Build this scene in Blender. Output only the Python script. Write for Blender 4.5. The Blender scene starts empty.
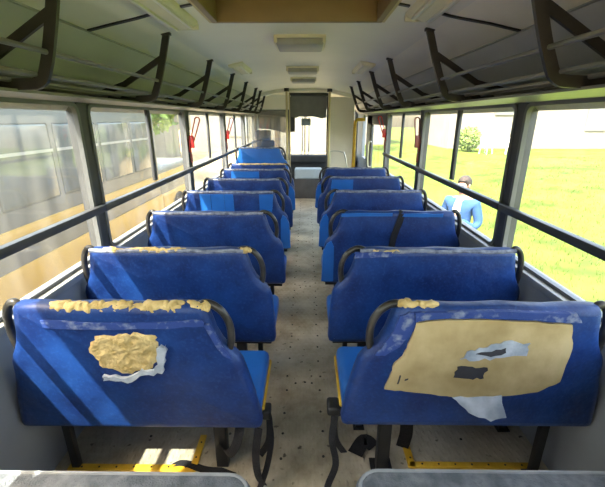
import bpy, bmesh, math, random
from mathutils import Vector, Matrix, noise as mnoise
random.seed(7)
R = math.radians
scn = bpy.context.scene
COL = scn.collection

# ------------------------------------------------------------------ helpers
def link(o, parent=None):
    COL.objects.link(o)
    if parent is not None: o.parent = parent
    return o

def tag(o, label=None, cat=None, group=None, kind=None):
    if label: o['label'] = label
    if cat: o['category'] = cat
    if group: o['group'] = group
    if kind: o['kind'] = kind
    return o

def empty(name, loc=(0, 0, 0), rz=0.0):
    o = bpy.data.objects.new(name, None)
    o.location = loc; o.rotation_euler = (0, 0, rz); o.empty_display_size = .1
    return link(o)

def thing(name, label, cat, loc=(0, 0, 0), rz=0.0, group=None):
    return tag(empty(name, loc, rz), label, cat, group)

def copy_tree(o, parent=None):
    c = o.copy(); COL.objects.link(c); c.parent = parent
    for ch in list(o.children): copy_tree(ch, c)
    return c

class MB:
    def __init__(s): s.bm = bmesh.new()
    def box(s, x0, x1, y0, y1, z0, z1, bev=0.0, seg=2, mi=0):
        t = bmesh.new()
        bmesh.ops.create_cube(t, size=1.0)
        for v in t.verts:
            v.co = Vector(((x0+x1)/2 + v.co.x*(x1-x0), (y0+y1)/2 + v.co.y*(y1-y0), (z0+z1)/2 + v.co.z*(z1-z0)))
        if bev > 0:
            bmesh.ops.bevel(t, geom=t.edges[:], offset=bev, segments=seg, profile=.5, affect='EDGES')
        for f in t.faces: f.material_index = mi
        s.merge(t); return s
    def merge(s, t, M=None):
        if M is not None: t.transform(M)
        me = bpy.data.meshes.new('tmp'); t.to_mesh(me); s.bm.from_mesh(me)
        bpy.data.meshes.remove(me); t.free()
    def sweep(s, pts, prof, ref=(0, 0, 1), closed=False, radii=None):
        """sweep a closed 2-D profile along a polyline; profile x = side, y = 'up'"""
        bm = s.bm; pts = [Vector(p) for p in pts]; n = len(pts); rings = []
        up = Vector(ref)
        for i, p in enumerate(pts):
            if closed: t = (pts[(i+1) % n]-pts[i-1])
            else: t = pts[min(i+1, n-1)]-pts[max(i-1, 0)]
            t.normalize()
            u = up - t*up.dot(t)
            if u.length < 1e-4: u = t.orthogonal()
            u.normalize(); up = u; sd = t.cross(u)
            k = radii[i] if radii else 1.0
            rings.append([bm.verts.new(p + sd*a*k + u*b*k) for a, b in prof])
        m = len(prof)
        for i in range(n if closed else n-1):
            A, B = rings[i], rings[(i+1) % n]
            for j in range(m):
                bm.faces.new((A[j], A[(j+1) % m], B[(j+1) % m], B[j]))
        if not closed:
            bm.faces.new(rings[0][::-1]); bm.faces.new(rings[-1])
        return s
    def tube(s, pts, r, seg=10, ref=(0.31, 0.17, .94), closed=False, radii=None):
        prof = [(r*math.cos(2*math.pi*k/seg), r*math.sin(2*math.pi*k/seg)) for k in range(seg)]
        return s.sweep(pts, prof, ref, closed, radii)
    def bar(s, pts, w, h, ref=(0, 0, 1), closed=False):
        return s.sweep(pts, [(-w/2, -h/2), (w/2, -h/2), (w/2, h/2), (-w/2, h/2)], ref, closed)
    def ball(s, c, rx, ry, rz, seg=12):
        t = bmesh.new(); bmesh.ops.create_uvsphere(t, u_segments=seg, v_segments=max(6, seg*2//3), radius=1)
        s.merge(t, Matrix.Translation(c) @ Matrix.Diagonal((rx, ry, rz, 1))); return s
    def cyl(s, a, b, r, seg=12): return s.tube([a, b], r, seg)
    def face(s, pts):
        s.bm.faces.new([s.bm.verts.new(p) for p in pts]); return s
    def build(s, name, mat, parent=None, smooth=40, loc=None):
        bm = s.bm
        bmesh.ops.recalc_face_normals(bm, faces=bm.faces[:])
        me = bpy.data.meshes.new(name); bm.to_mesh(me); bm.free()
        for m in (mat if isinstance(mat, (list, tuple)) else [mat]): me.materials.append(m)
        if smooth:
            for p in me.polygons: p.use_smooth = True
            me.set_sharp_from_angle(angle=R(smooth))
        o = bpy.data.objects.new(name, me)
        if loc: o.location = loc
        return link(o, parent)

def crv(pts, n=6):
    """Catmull-Rom through the points"""
    P = [Vector(p) for p in pts]; P = [2*P[0]-P[1]] + P + [2*P[-1]-P[-2]]
    out = []
    for i in range(1, len(P)-2):
        for k in range(n):
            t = k/n; a, b, c, d = P[i-1], P[i], P[i+1], P[i+2]
            out.append(.5*((2*b)+(c-a)*t+(2*a-5*b+4*c-d)*t*t+(3*b-a-3*c+d)*t**3))
    out.append(P[-2]); return out

def inset_loop(pts, d):
    n = len(pts); out = []
    for i in range(n):
        a, b, c = Vector(pts[i-1]), Vector(pts[i]), Vector(pts[(i+1) % n])
        e1 = (b-a).normalized(); e2 = (c-b).normalized()
        n1 = Vector((-e1.y, e1.x)); n2 = Vector((-e2.y, e2.x))
        m = (n1+n2)
        m = m.normalized() if m.length > 1e-6 else n1
        k = 1/max(.5, m.dot(n1))
        out.append(b + m*d*k)
    return out

def slab(mb, outline, rings, fn):
    """outline: CCW 2-D loop; rings: (inset, depth) from back to front; fn(u,w,depth)->xyz"""
    bm = mb.bm; prev = None; first = None
    for ins, dep in rings:
        L = [bm.verts.new(fn(p[0], p[1], dep)) for p in inset_loop(outline, ins)]
        if prev:
            m = len(L)
            for j in range(m): bm.faces.new((prev[j], prev[(j+1) % m], L[(j+1) % m], L[j]))
        else: first = L
        prev = L
    f1 = bm.faces.new(first[::-1]); f2 = bm.faces.new(prev)
    bmesh.ops.triangulate(bm, faces=[f1, f2])
    return mb

def ragged(pts, amp, n=5):
    """break a closed outline into a jagged torn edge"""
    out = []
    for i in range(len(pts)):
        a, b = Vector(pts[i]), Vector(pts[(i+1) % len(pts)])
        nrm = Vector((-(b-a).y, (b-a).x)).normalized()
        for k in range(n):
            j = 0 if k == 0 else random.uniform(-amp, amp)
            out.append(a.lerp(b, k/n) + nrm*j)
    return out

# ------------------------------------------------------------------ materials
def new_mat(name):
    m = bpy.data.materials.new(name); m.use_nodes = True
    nt = m.node_tree; nt.nodes.clear()
    out = nt.nodes.new('ShaderNodeOutputMaterial')
    return m, nt, out

def mat(name, col, rough=.5, metal=0.0, var=.12, scale=8.0, bump=0.0, bscale=60.0, spec=.5, col2=None, lo=.35, hi=.7, detail=4):
    m, nt, out = new_mat(name)
    b = nt.nodes.new('ShaderNodeBsdfPrincipled')
    tc = nt.nodes.new('ShaderNodeTexCoord')
    nz = nt.nodes.new('ShaderNodeTexNoise'); nz.inputs['Scale'].default_value = scale; nz.inputs['Detail'].default_value = detail
    nt.links.new(tc.outputs['Object'], nz.inputs['Vector'])
    cr = nt.nodes.new('ShaderNodeValToRGB')
    c1 = [max(0, c*(1-var)) for c in col]; c2 = col2 or [min(1, c*(1+var)) for c in col]
    cr.color_ramp.elements[0].color = (*c1, 1); cr.color_ramp.elements[1].color = (*c2, 1)
    cr.color_ramp.elements[0].position = lo; cr.color_ramp.elements[1].position = hi
    nt.links.new(nz.outputs['Fac'], cr.inputs['Fac'])
    nt.links.new(cr.outputs['Color'], b.inputs['Base Color'])
    b.inputs['Roughness'].default_value = rough; b.inputs['Metallic'].default_value = metal
    b.inputs['Specular IOR Level'].default_value = spec
    if bump:
        n2 = nt.nodes.new('ShaderNodeTexNoise'); n2.inputs['Scale'].default_value = bscale; n2.inputs['Detail'].default_value = 3
        nt.links.new(tc.outputs['Object'], n2.inputs['Vector'])
        bp = nt.nodes.new('ShaderNodeBump'); bp.inputs['Strength'].default_value = bump; bp.inputs['Distance'].default_value = .01
        nt.links.new(n2.outputs['Fac'], bp.inputs['Height']); nt.links.new(bp.outputs['Normal'], b.inputs['Normal'])
    nt.links.new(b.outputs[0], out.inputs[0])
    return m

def vinyl(name, c1, c2, scuff, rough=.45):
    m, nt, out = new_mat(name); N = nt.nodes.new; L = nt.links.new
    b = N('ShaderNodeBsdfPrincipled'); tc = N('ShaderNodeTexCoord')
    def nz(sc, det, a, c_):
        q = N('ShaderNodeTexNoise'); q.inputs['Scale'].default_value = sc; q.inputs['Detail'].default_value = det
        L(tc.outputs['Object'], q.inputs['Vector'])
        r = N('ShaderNodeMapRange'); r.inputs['From Min'].default_value = a; r.inputs['From Max'].default_value = c_
        L(q.outputs['Fac'], r.inputs['Value']); return q, r
    _, r1 = nz(6, 6, .32, .70); q2, r2 = nz(75, 3, .50, .78); _, r3 = nz(14, 8, .60, .74)
    m1 = N('ShaderNodeMix'); m1.data_type = 'RGBA'; m1.inputs[6].default_value = (*c1, 1); m1.inputs[7].default_value = (*c2, 1); L(r1.outputs[0], m1.inputs[0])
    k1 = N('ShaderNodeMath'); k1.operation = 'MULTIPLY'; k1.inputs[1].default_value = .30; L(r2.outputs[0], k1.inputs[0])
    m2 = N('ShaderNodeMix'); m2.data_type = 'RGBA'; m2.inputs[7].default_value = (*scuff, 1); L(k1.outputs[0], m2.inputs[0]); L(m1.outputs[2], m2.inputs[6])
    k2 = N('ShaderNodeMath'); k2.operation = 'MULTIPLY'; k2.inputs[1].default_value = .35; L(r3.outputs[0], k2.inputs[0])
    m3 = N('ShaderNodeMix'); m3.data_type = 'RGBA'; m3.inputs[7].default_value = (*[c*.45 for c in c1], 1); L(k2.outputs[0], m3.inputs[0]); L(m2.outputs[2], m3.inputs[6])
    L(m3.outputs[2], b.inputs['Base Color']); b.inputs['Roughness'].default_value = rough; b.inputs['Specular IOR Level'].default_value = .4
    w_ = N('ShaderNodeTexNoise'); w_.inputs['Scale'].default_value = 11; w_.inputs['Detail'].default_value = 4; L(tc.outputs['Object'], w_.inputs['Vector'])
    bp = N('ShaderNodeBump'); bp.inputs['Strength'].default_value = .6; bp.inputs['Distance'].default_value = .012
    L(w_.outputs['Fac'], bp.inputs['Height']); L(bp.outputs[0], b.inputs['Normal']); L(b.outputs[0], out.inputs[0]); return m

def glass(name, tint=(.95, .97, .96), dirt=.06, streak=.10, gloss=.07):
    """window glass: see-through, a weak mirror, and a film of dust with streaks"""
    m, nt, out = new_mat(name)
    N = nt.nodes.new
    tr = N('ShaderNodeBsdfTransparent'); tr.inputs[0].default_value = (*tint, 1)
    gl = N('ShaderNodeBsdfGlossy'); gl.inputs['Roughness'].default_value = .03
    mx = N('ShaderNodeMixShader'); mx.inputs[0].default_value = gloss
    nt.links.new(tr.outputs[0], mx.inputs[1]); nt.links.new(gl.outputs[0], mx.inputs[2])
    df = N('ShaderNodeBsdfDiffuse'); df.inputs[0].default_value = (.62, .62, .56, 1)
    tl = N('ShaderNodeBsdfTranslucent'); tl.inputs[0].default_value = (.72, .72, .64, 1)
    md = N('ShaderNodeMixShader'); md.inputs[0].default_value = .6
    nt.links.new(df.outputs[0], md.inputs[1]); nt.links.new(tl.outputs[0], md.inputs[2])
    tc = N('ShaderNodeTexCoord'); mp = N('ShaderNodeMapping'); mp.inputs['Scale'].default_value = (1, 5, .7)
    mp.inputs['Rotation'].default_value = (.35, 0, 0)
    nz = N('ShaderNodeTexNoise'); nz.inputs['Scale'].default_value = 1.6; nz.inputs['Detail'].default_value = 5
    nt.links.new(tc.outputs['Object'], mp.inputs[0]); nt.links.new(mp.outputs[0], nz.inputs['Vector'])
    mr = N('ShaderNodeMapRange'); mr.inputs['From Min'].default_value = .42; mr.inputs['From Max'].default_value = .75
    mr.inputs['To Min'].default_value = dirt; mr.inputs['To Max'].default_value = dirt+streak
    nt.links.new(nz.outputs['Fac'], mr.inputs['Value'])
    m2 = N('ShaderNodeMixShader')
    nt.links.new(mr.outputs[0], m2.inputs[0]); nt.links.new(mx.outputs[0], m2.inputs[1]); nt.links.new(md.outputs[0], m2.inputs[2])
    nt.links.new(m2.outputs[0], out.inputs[0])
    return m

def floor_mat():
    m, nt, out = new_mat('tread_plate'); N = nt.nodes.new; L = nt.links.new
    b = N('ShaderNodeBsdfPrincipled'); tc = N('ShaderNodeTexCoord')
    nz = N('ShaderNodeTexNoise'); nz.inputs['Scale'].default_value = 3.2; nz.inputs['Detail'].default_value = 6; nz.inputs['Roughness'].default_value = .65
    L(tc.outputs['Object'], nz.inputs['Vector'])
    cr = N('ShaderNodeValToRGB')
    cr.color_ramp.elements[0].color = (.26, .22, .155, 1); cr.color_ramp.elements[0].position = .32
    cr.color_ramp.elements[1].color = (.58, .53, .43, 1); cr.color_ramp.elements[1].position = .66
    L(nz.outputs['Fac'], cr.inputs['Fac'])
    # small scattered dirt specks
    sp = N('ShaderNodeTexNoise'); sp.inputs['Scale'].default_value = 22; sp.inputs['Detail'].default_value = 2
    L(tc.outputs['Object'], sp.inputs['Vector'])
    mr = N('ShaderNodeMapRange'); mr.inputs['From Min'].default_value = .66; mr.inputs['From Max'].default_value = .74
    L(sp.outputs['Fac'], mr.inputs['Value'])
    mix = N('ShaderNodeMix'); mix.data_type = 'RGBA'
    L(mr.outputs[0], mix.inputs[0]); L(cr.outputs[0], mix.inputs[6]); mix.inputs[7].default_value = (.09, .075, .06, 1)
    L(mix.outputs[2], b.inputs['Base Color'])
    b.inputs['Metallic'].default_value = .15; b.inputs['Roughness'].default_value = .42
    # raised diamond treads
    hs = []
    for rot in (R(45), R(-45)):
        mp = N('ShaderNodeMapping'); mp.inputs['Rotation'].default_value = (0, 0, rot); mp.inputs['Scale'].default_value = (1, .45, 1)
        L(tc.outputs['Object'], mp.inputs[0])
        ck = N('ShaderNodeTexVoronoi'); ck.inputs['Scale'].default_value = 38; ck.inputs['Randomness'].default_value = 0
        L(mp.outputs[0], ck.inputs['Vector'])
        r2 = N('ShaderNodeMapRange'); r2.inputs['From Min'].default_value = .32; r2.inputs['From Max'].default_value = .18
        L(ck.outputs['Distance'], r2.inputs['Value']); hs.append(r2)
    ad = N('ShaderNodeMath'); ad.operation = 'MAXIMUM'
    L(hs[0].outputs[0], ad.inputs[0]); L(hs[1].outputs[0], ad.inputs[1])
    bp = N('ShaderNodeBump'); bp.inputs['Strength'].default_value = .6; bp.inputs['Distance'].default_value = .004
    L(ad.outputs[0], bp.inputs['Height']); L(bp.outputs[0], b.inputs['Normal'])
    L(b.outputs[0], out.inputs[0]); return m

def foam_mat(name, c1, c2):
    return mat(name, c1, .95, 0, 0.1, 26, .9, 70, .1, col2=c2, lo=.3, hi=.72)

def grass_mat():
    m = mat('lawn_green', (.045, .078, .009), .9, 0, .2, 1.1, .8, 14, .1, col2=(.105, .15, .022), lo=.3, hi=.7, detail=8); return m

M = {}
M['vinyl'] = vinyl('royal_blue_vinyl', (.004, .018, .105), (.008, .046, .21), (.035, .11, .36))
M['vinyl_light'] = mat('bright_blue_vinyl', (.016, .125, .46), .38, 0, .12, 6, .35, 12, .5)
M['vinyl_worn'] = mat('worn_blue_vinyl', (.03, .07, .30), .6, 0, .2, 30, .6, 30, .4, col2=(.27, .31, .42), lo=.52, hi=.78)
M['window_grey'] = mat('window_frame_grey', (.13, .135, .14), .45, .2, .1, 8)
M['piping'] = mat('dull_grey_piping', (.12, .14, .22), .5, 0, .3, 30, .3, 30, .4, col2=(.28, .31, .40))
M['lining'] = mat('pale_lining', (.34, .40, .50), .8, 0, .2, 14, .5, 30, .2, col2=(.55, .60, .68))
M['foam'] = foam_mat('yellow_foam', (.50, .36, .14), (.72, .56, .28))
M['board'] = mat('tan_backing_board', (.42, .31, .14), .55, 0, .1, 7, .25, 24, .35, col2=(.58, .46, .25))
M['dark'] = mat('dark_cavity', (.035, .035, .045), .9, 0, .2, 10)
M['black_tube'] = mat('black_painted_tube', (.022, .022, .024), .3, .25, .2, 14, 0, 1, .5, col2=(.07, .065, .06))
M['black_steel'] = mat('black_steel', (.02, .02, .022), .5, .2, .2, 10)
M['webbing'] = mat('black_webbing', (.018, .018, .022), .75, 0, .2, 30, .5, 140, .25)
M['yellow'] = mat('yellow_paint', (.62, .36, .02), .5, 0, .1, 12, 0, 1, .4, col2=(.72, .46, .05))
M['grey_cloth'] = mat('grey_woven_cloth', (.15, .17, .20), .8, 0, .1, 20, .6, 160, .2, col2=(.26, .28, .31))
M['grey_piping'] = mat('pale_grey_piping', (.36, .38, .41), .6, 0, .1, 20)
M['cream'] = mat('cream_laminate', (.76, .72, .62), .42, 0, .05, 1.3, 0, 1, .4, col2=(.80, .76, .66))
M['cream_coving'] = mat('cream_coving', (.84, .79, .65), .5, 0, .06, 1.6, 0, 1, .35)
M['grey_panel'] = mat('grey_laminate', (.42, .42, .43), .55, 0, .08, 2.5, 0, 1, .35)
M['wall_grey'] = mat('wall_grey_paint', (.26, .28, .32), .55, 0, .1, 3)
M['dark_frame'] = mat('dark_window_frame', (.045, .048, .055), .45, .1, .2, 6)
M['alu'] = mat('window_channel_grey', (.36, .36, .34), .45, .4, .1, 8)
M['rack_bar'] = mat('rack_dark_bronze', (.035, .03, .027), .42, .3, .2, 12)
M['rack_rod'] = mat('rack_rod_grey', (.26, .25, .23), .4, .5, .1, 10)
M['lamp_lens'] = mat('dusty_lamp_lens', (.36, .34, .30), .45, 0, .08, 8)
M['lamp_cream'] = mat('aged_cream_plastic', (.68, .62, .44), .45, 0, .06, 6)
M['hatch'] = mat('brown_hatch_plastic', (.26, .17, .06), .5, 0, .1, 5)
M['hatch_rim'] = mat('ochre_hatch_rim', (.58, .46, .22), .5, 0, .1, 5)
M['red'] = mat('red_plastic', (.62, .03, .03), .35, 0, .08, 8)
M['red_dull'] = mat('dull_red_plastic', (.36, .10, .10), .4, 0, .08, 8)
M['pole'] = mat('yellowed_steel_pole', (.52, .44, .26), .3, .55, .08, 8)
M['steel'] = mat('brushed_steel', (.55, .54, .50), .3, .8, .06, 8)
M['blind'] = mat('grey_blind_cloth', (.17, .17, .17), .8, 0, .08, 8)
M['navy'] = mat('navy_seat_cloth', (.02, .035, .10), .7, 0, .2, 9)
M['dash'] = mat('charcoal_dash', (.05, .055, .065), .6, 0, .15, 6)
M['door_grey'] = mat('door_grey_paint', (.085, .09, .10), .5, 0, .1, 5)
M['cover_blue'] = mat('pale_blue_grey_cover', (.42, .50, .58), .45, 0, .06, 5)
M['cover_dark'] = mat('dark_step_panel', (.055, .055, .06), .6, 0, .2, 6)
M['screw'] = mat('dark_screw_head', (.03, .028, .026), .5, .3, .2, 10)
M['floor'] = floor_mat()
M['glass_l'] = glass('dusty_glass', (.92, .93, .90), .02, .05, .07)
M['glass_r'] = glass('clear_glass', (.99, .97, .95), .02, .03, .05)
M['glass_f'] = glass('screen_glass', (.96, .97, .94), .05, .06, .05)
M['glass_p'] = glass('tinted_partition_glass', (.82, .83, .83), .06, .10, .10)
M['grass'] = grass_mat()
M['dirt'] = mat('sandy_dirt', (.26, .205, .115), .95, 0, .1, .9, .5, 9, .1, col2=(.34, .275, .165), detail=8)
M['white_wall'] = mat('whitewashed_wall', (.20, .19, .165), .8, 0, .05, 1.5, .2, 20, .2)
M['grey_roof'] = mat('grey_sheet_roof', (.30, .31, .32), .5, .2, .1, 4)
M['win_dark'] = mat('house_window_glass', (.16, .18, .19), .2, 0, .1, 2)
M['van_grey'] = mat('pale_grey_coach_paint', (.09, .095, .092), .35, 0, .06, 3, 0, 1, .5)
M['van_glass'] = mat('coach_window_glass', (.07, .085, .085), .12, 0, .25, 2, 0, 1, .6)
M['van_yellow'] = mat('coach_yellow_paint', (.42, .26, .04), .4, 0, .08, 3)
M['tyre'] = mat('black_tyre', (.02, .02, .02), .85, 0, .1, 10)
M['leaf'] = mat('olive_leaf', (.20, .22, .05), .8, 0, .3, 5, 0, 1, .2, col2=(.42, .40, .12))
M['leaf2'] = mat('green_leaf', (.10, .18, .04), .8, 0, .3, 5, 0, 1, .2, col2=(.24, .33, .09))
M['bark'] = mat('brown_bark', (.16, .11, .07), .9, 0, .2, 12, .6, 30)
M['skin'] = mat('skin', (.36, .20, .13), .55, 0, .06, 10)
M['jacket'] = mat('blue_jacket_cloth', (.03, .085, .22), .8, 0, .1, 14, .4, 60, .2)
M['shirt'] = mat('white_shirt_cloth', (.72, .72, .70), .8, 0, .04, 14)
M['trousers'] = mat('khaki_trouser_cloth', (.34, .31, .16), .85, 0, .1, 14)
M['hair'] = mat('dark_hair', (.03, .022, .018), .7, 0, .2, 40, .6, 120)
M['shoe'] = mat('black_shoe', (.025, .022, .02), .45, 0, .1, 10)
M['eye'] = mat('eye_white', (.75, .73, .70), .3, 0, .02, 10)
M['chair_white'] = mat('white_plastic', (.70, .72, .72), .4, 0, .04, 10)
M['mirror'] = mat('blue_grey_mirror', (.22, .30, .38), .2, .3, .08, 6)

# ------------------------------------------------------------------ dimensions
WL, WR = -1.18, 1.14          # inside faces of the side walls
ZS, ZR, ZH = .82, 1.08, 1.64  # window sill, rail, head
YB, YF = -.85, 8.75           # back and front of the cabin
T = .06
PIL_L = [YB, .30, 2.05, 3.80, 5.55, 7.30, YF]
PIL_R = [YB, .35, 2.10, 3.86, 5.55, 7.35, YF]

def structure(name, mb, m, parent=None, smooth=40):
    o = mb.build(name, m, parent, smooth)
    if parent is None: o['kind'] = 'structure'
    return o

# floor with rows of dark screws
f = MB(); f.box(WL-T, WR+T, YB, YF, -.06, 0)
def screw_row(x, y0, y1, dy):
    y = y0
    while y < y1:
        t = bmesh.new()
        bmesh.ops.create_cone(t, cap_ends=True, segments=8, radius1=.0075, radius2=.005, depth=.004)
        for q in t.faces: q.material_index = 1
        f.merge(t, Matrix.Translation((x + random.uniform(-.006, .006), y + random.uniform(-.02, .02), .002))); y += dy
for x in (-.115, .085): screw_row(x, .9, 7.4, .155)
for x in (-.40, .40, -.8, .8): screw_row(x, .9, 5.4, .30)
for yy in (1.9, 3.3, 4.7):
    for x in (-.06, -.01, .04): screw_row(x, yy, yy+.01, 1)
structure('floor', f, [M['floor'], M['screw']], smooth=0)

# side walls: lower panel, header strip, pillars in one shell each
def wall(name, x0, x1, pil, door=None):
    w = MB()
    if door:
        w.box(x0, x1, YB, door[0], -.35, ZS); w.box(x0, x1, door[1], YF, -.35, ZS)
        w.box(x0, x1, door[1]+.55, YF, ZS, ZH)
    else: w.box(x0, x1, YB, YF, -.35, ZS)
    w.box(x0, x1, YB, YF, ZH, 1.80)
    for i, y in enumerate(pil):
        h = .045 if 0 < i < len(pil)-1 else .03
        w.box(x0-.001, x1+.001, y-h, y+h, ZS-.01, ZH+.01, mi=1)
    return structure(name, w, [M['wall_grey'], M['dark_frame']])
wall('wall_left', WL-T, WL, PIL_L)
wall('wall_right', WR, WR+T, PIL_R, door=(5.55, 7.35))
for s, x in ((-1, WL), (1, WR)):
    b = MB(); xi = x - s*.035
    y1 = YF if s < 0 else 5.5
    b.box(min(x, xi), max(x, xi), YB+.02, y1, ZS-.035, ZS+.0, .006)
    structure('trim_1' if s < 0 else 'trim_2', b, M['alu'])

# windows: rounded channel frame, dark rail, divider, panes
def window(n, s, y0, y1, gm, divider=True):
    x = (WL-.02) if s < 0 else (WR+.02)
    xi = WL+.004 if s < 0 else WR-.004
    root = tag(empty('window_%d' % n, (x, (y0+y1)/2, ZS)), kind='structure')
    X = xi - x; hw = (y1-y0)/2 - .045; hz = ZH-ZS
    m = MB()
    def rr(a, z0, z1, r=.05):
        P = []
        for cx, cz, a0 in ((a-r, z1-r, 0), (-a+r, z1-r, 90), (-a+r, z0+r, 180), (a-r, z0+r, 270)):
            for k in range(5):
                an = R(a0+90*k/4); P.append((0, cx+r*math.cos(an), cz+r*math.sin(an)))
        return P
    m.sweep([(p[0]+X*.6, p[1], p[2]) for p in rr(hw-.004, .006, hz-.006)], [(-.012, -.012), (.012, -.012), (.012, .012), (-.012, .012)], (1, 0, 0), True)
    m.build('window_frame', M['window_grey'], root, 30)
    r = MB(); r.box(min(X, X-s*.035), max(X, X-s*.035)+.0, -hw-.045, hw+.045, ZR-ZS-.02, ZR-ZS+.02, .004)
    r.build('window_rail', M['dark_frame'], root)
    if divider:
        d = MB(); d.box(-.012, .012, -.02, .02, ZR-ZS+.02, hz-.005, .003)
        d.build('sash_bar', M['dark_frame'], root)
        d = MB(); d.box(-.012, .012, .02, .032, ZR-ZS+.02, hz-.005, .003)
        d.build('sash_channel', M['alu'], root)
    for a, b_, za, zb in ((-hw, -.0, ZR-ZS, hz), (0, hw, ZR-ZS, hz), (-hw, hw, 0, ZR-ZS)):
        g = MB(); g.box(-.002, .002, a, b_, za, zb); g.build('pane', gm, root, 0)
    return root
n = 1
for i in range(len(PIL_L)-1):
    window(n, -1, PIL_L[i], PIL_L[i+1], M['glass_l'], 0 < i < 5); n += 1
for i in range(4):
    window(n, 1, PIL_R[i], PIL_R[i+1], M['glass_r'], i > 0); n += 1

# ceiling: shallow dome, cream coving, grey outer panels; opening for the roof hatch
HX0, HX1, HY0, HY1 = -.475, .37, 1.30, 2.10
prof = [(WL-T, 1.60), (WL-.005, 1.66), (-1.10, 1.76), (-1.03, 1.84), (-.955, 1.925), (-.84, 1.950), (-.72, 1.974), (-.62, 2.000), (HX0, 2.025), (-.2, 2.04), (0, 2.043), (.2, 2.037), (HX1, 2.025), (.52, 1.998), (.62, 1.974), (.78, 1.948), (.915, 1.92), (.99, 1.84), (1.06, 1.76), (WR+.005, 1.66), (WR+T, 1.60)]
def zc(x):
    for (a, za), (b, zb) in zip(prof, prof[1:]):
        if a <= x <= b: return za + (zb-za)*(x-a)/(b-a)
    return 1.9
c = MB(); ys = [YB, HY0, HY1, 4.0, 6.0, YF+.05]
V = [[c.bm.verts.new((x, y, z)) for x, z in prof] for y in ys]
for j in range(len(ys)-1):
    for i in range(len(prof)-1):
        if j == 1 and HX0 <= prof[i][0] < HX1: continue
        q = c.bm.faces.new((V[j][i], V[j+1][i], V[j+1][i+1], V[j][i+1]))
        xm = (prof[i][0]+prof[i+1][0])/2
        q.material_index = 2 if (xm < -.955 or xm > .915) else (1 if (xm < -.70 or xm > .60) else 0)
structure('ceiling', c, [M['cream'], M['cream_coving'], M['grey_panel']], smooth=25)
# dark joint strips across the ceiling panels
k = 3
for y in (1.80,):
    for xa, xb in ((-.95, -.66), (-.555, -.49), (.385, .43), (.56, .91)):
        xs = [xa+(xb-xa)*i/8 for i in range(9)]
        m = MB(); m.bar([(x, y, zc(x)-.004) for x in xs], .022, .006, (0, 0, 1))
        structure('trim_%d' % k, m, M['rack_bar']); k += 1
# thin moulding strips with pin heads where cream coving meets the grey panel
for x, z in ((-.955, 1.921), (.915, 1.916)):
    m = MB(); m.bar([(x, YB, z), (x, YF, z)], .016, .006); structure('trim_%d' % k, m, M['alu']); k += 1

# back wall and front end
b = MB()
b.box(WL-T, WR+T, YB-.06, YB, -.35, .84); b.box(WL-T, WR+T, YB-.06, YB, 1.66, 2.1)
for x0, x1 in ((WL-T, WL+.08), (-.50, -.42), (.38, .46), (WR-.08, WR+T)): b.box(x0, x1, YB-.06, YB, .80, 1.70)
structure('wall_back', b, M['wall_grey'])
for x0, x1 in ((WL+.08, -.50), (-.42, .38), (.46, WR-.08)):  # unseen rear windows, added to let more light into the cabin
    rw = tag(empty('window_%d' % n, ((x0+x1)/2, YB-.03, .84)), kind='structure'); n += 1
    a = (x1-x0)/2
    g = MB(); g.box(-a, a, -.003, .003, 0, .82); g.build('pane', M['glass_f'], rw, 0)
    g = MB(); g.bar([(-a+.01, .02, .01), (a-.01, .02, .01), (a-.01, .02, .81), (-a+.01, .02, .81)], .03, .03, (0, 1, 0), True); g.build('window_frame', M['dark_frame'], rw)
b = MB()
b.box(WL-T, WR+T, YF, YF+.06, -.5, .72)
b.box(WL-T, WR+T, YF, YF+.06, 1.78, 2.1)
b.box(WL-T, WL+.07, YF, YF+.06, .7, 1.8); b.box(WR-.07, WR+T, YF, YF+.06, .7, 1.8)
structure('wall_front', b, M['wall_grey'])
ws = tag(empty('window_%d' % n, (0, YF+.03, .72)), kind='structure'); n += 1
g = MB(); g.box(WL+.07, WR-.07, -.003, .003, 0, 1.06); g.build('pane', M['glass_f'], ws, 0)
g = MB(); g.box(-.058, -.036, -.02, .01, 0, 1.06, .004); g.build('centre_bar', M['dark_frame'], ws)

# ------------------------------------------------------------------ roof hatch, lamps
h = thing('roof_hatch', 'brown recessed roof hatch with a pale rim in the cream bus ceiling', 'roof hatch', (0, 0, 2.025))
m = MB()
m.bar([(HX0, HY0, 0), (HX1, HY0, 0), (HX1, HY1, 0), (HX0, HY1, 0)], .05, .012, (0, 0, 1), True)
m.build('hatch_rim', M['hatch_rim'], h)
m = MB()
for (x0, x1, y0, y1) in ((HX0, HX0+.03, HY0, HY1), (HX1-.03, HX1, HY0, HY1), (HX0, HX1, HY0, HY0+.03), (HX0, HX1, HY1-.03, HY1)):
    m.box(x0, x1, y0, y1, -.012, .19, .004)
m.build('hatch_frame', M['hatch'], h)
m = MB(); m.box(HX0+.02, HX1-.02, HY0+.02, HY1-.02, .16, .19, .01); m.build('hatch_lid', M['hatch'], h)
m = MB(); m.tube(crv([(-.25, 1.7, .16), (-.25, 1.7, .10), (-.1, 1.7, .09), (.1, 1.7, .09), (.18, 1.7, .10), (.18, 1.7, .16)], 5), .010, 8); m.build('hatch_handle', M['dark'], h)

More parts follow.
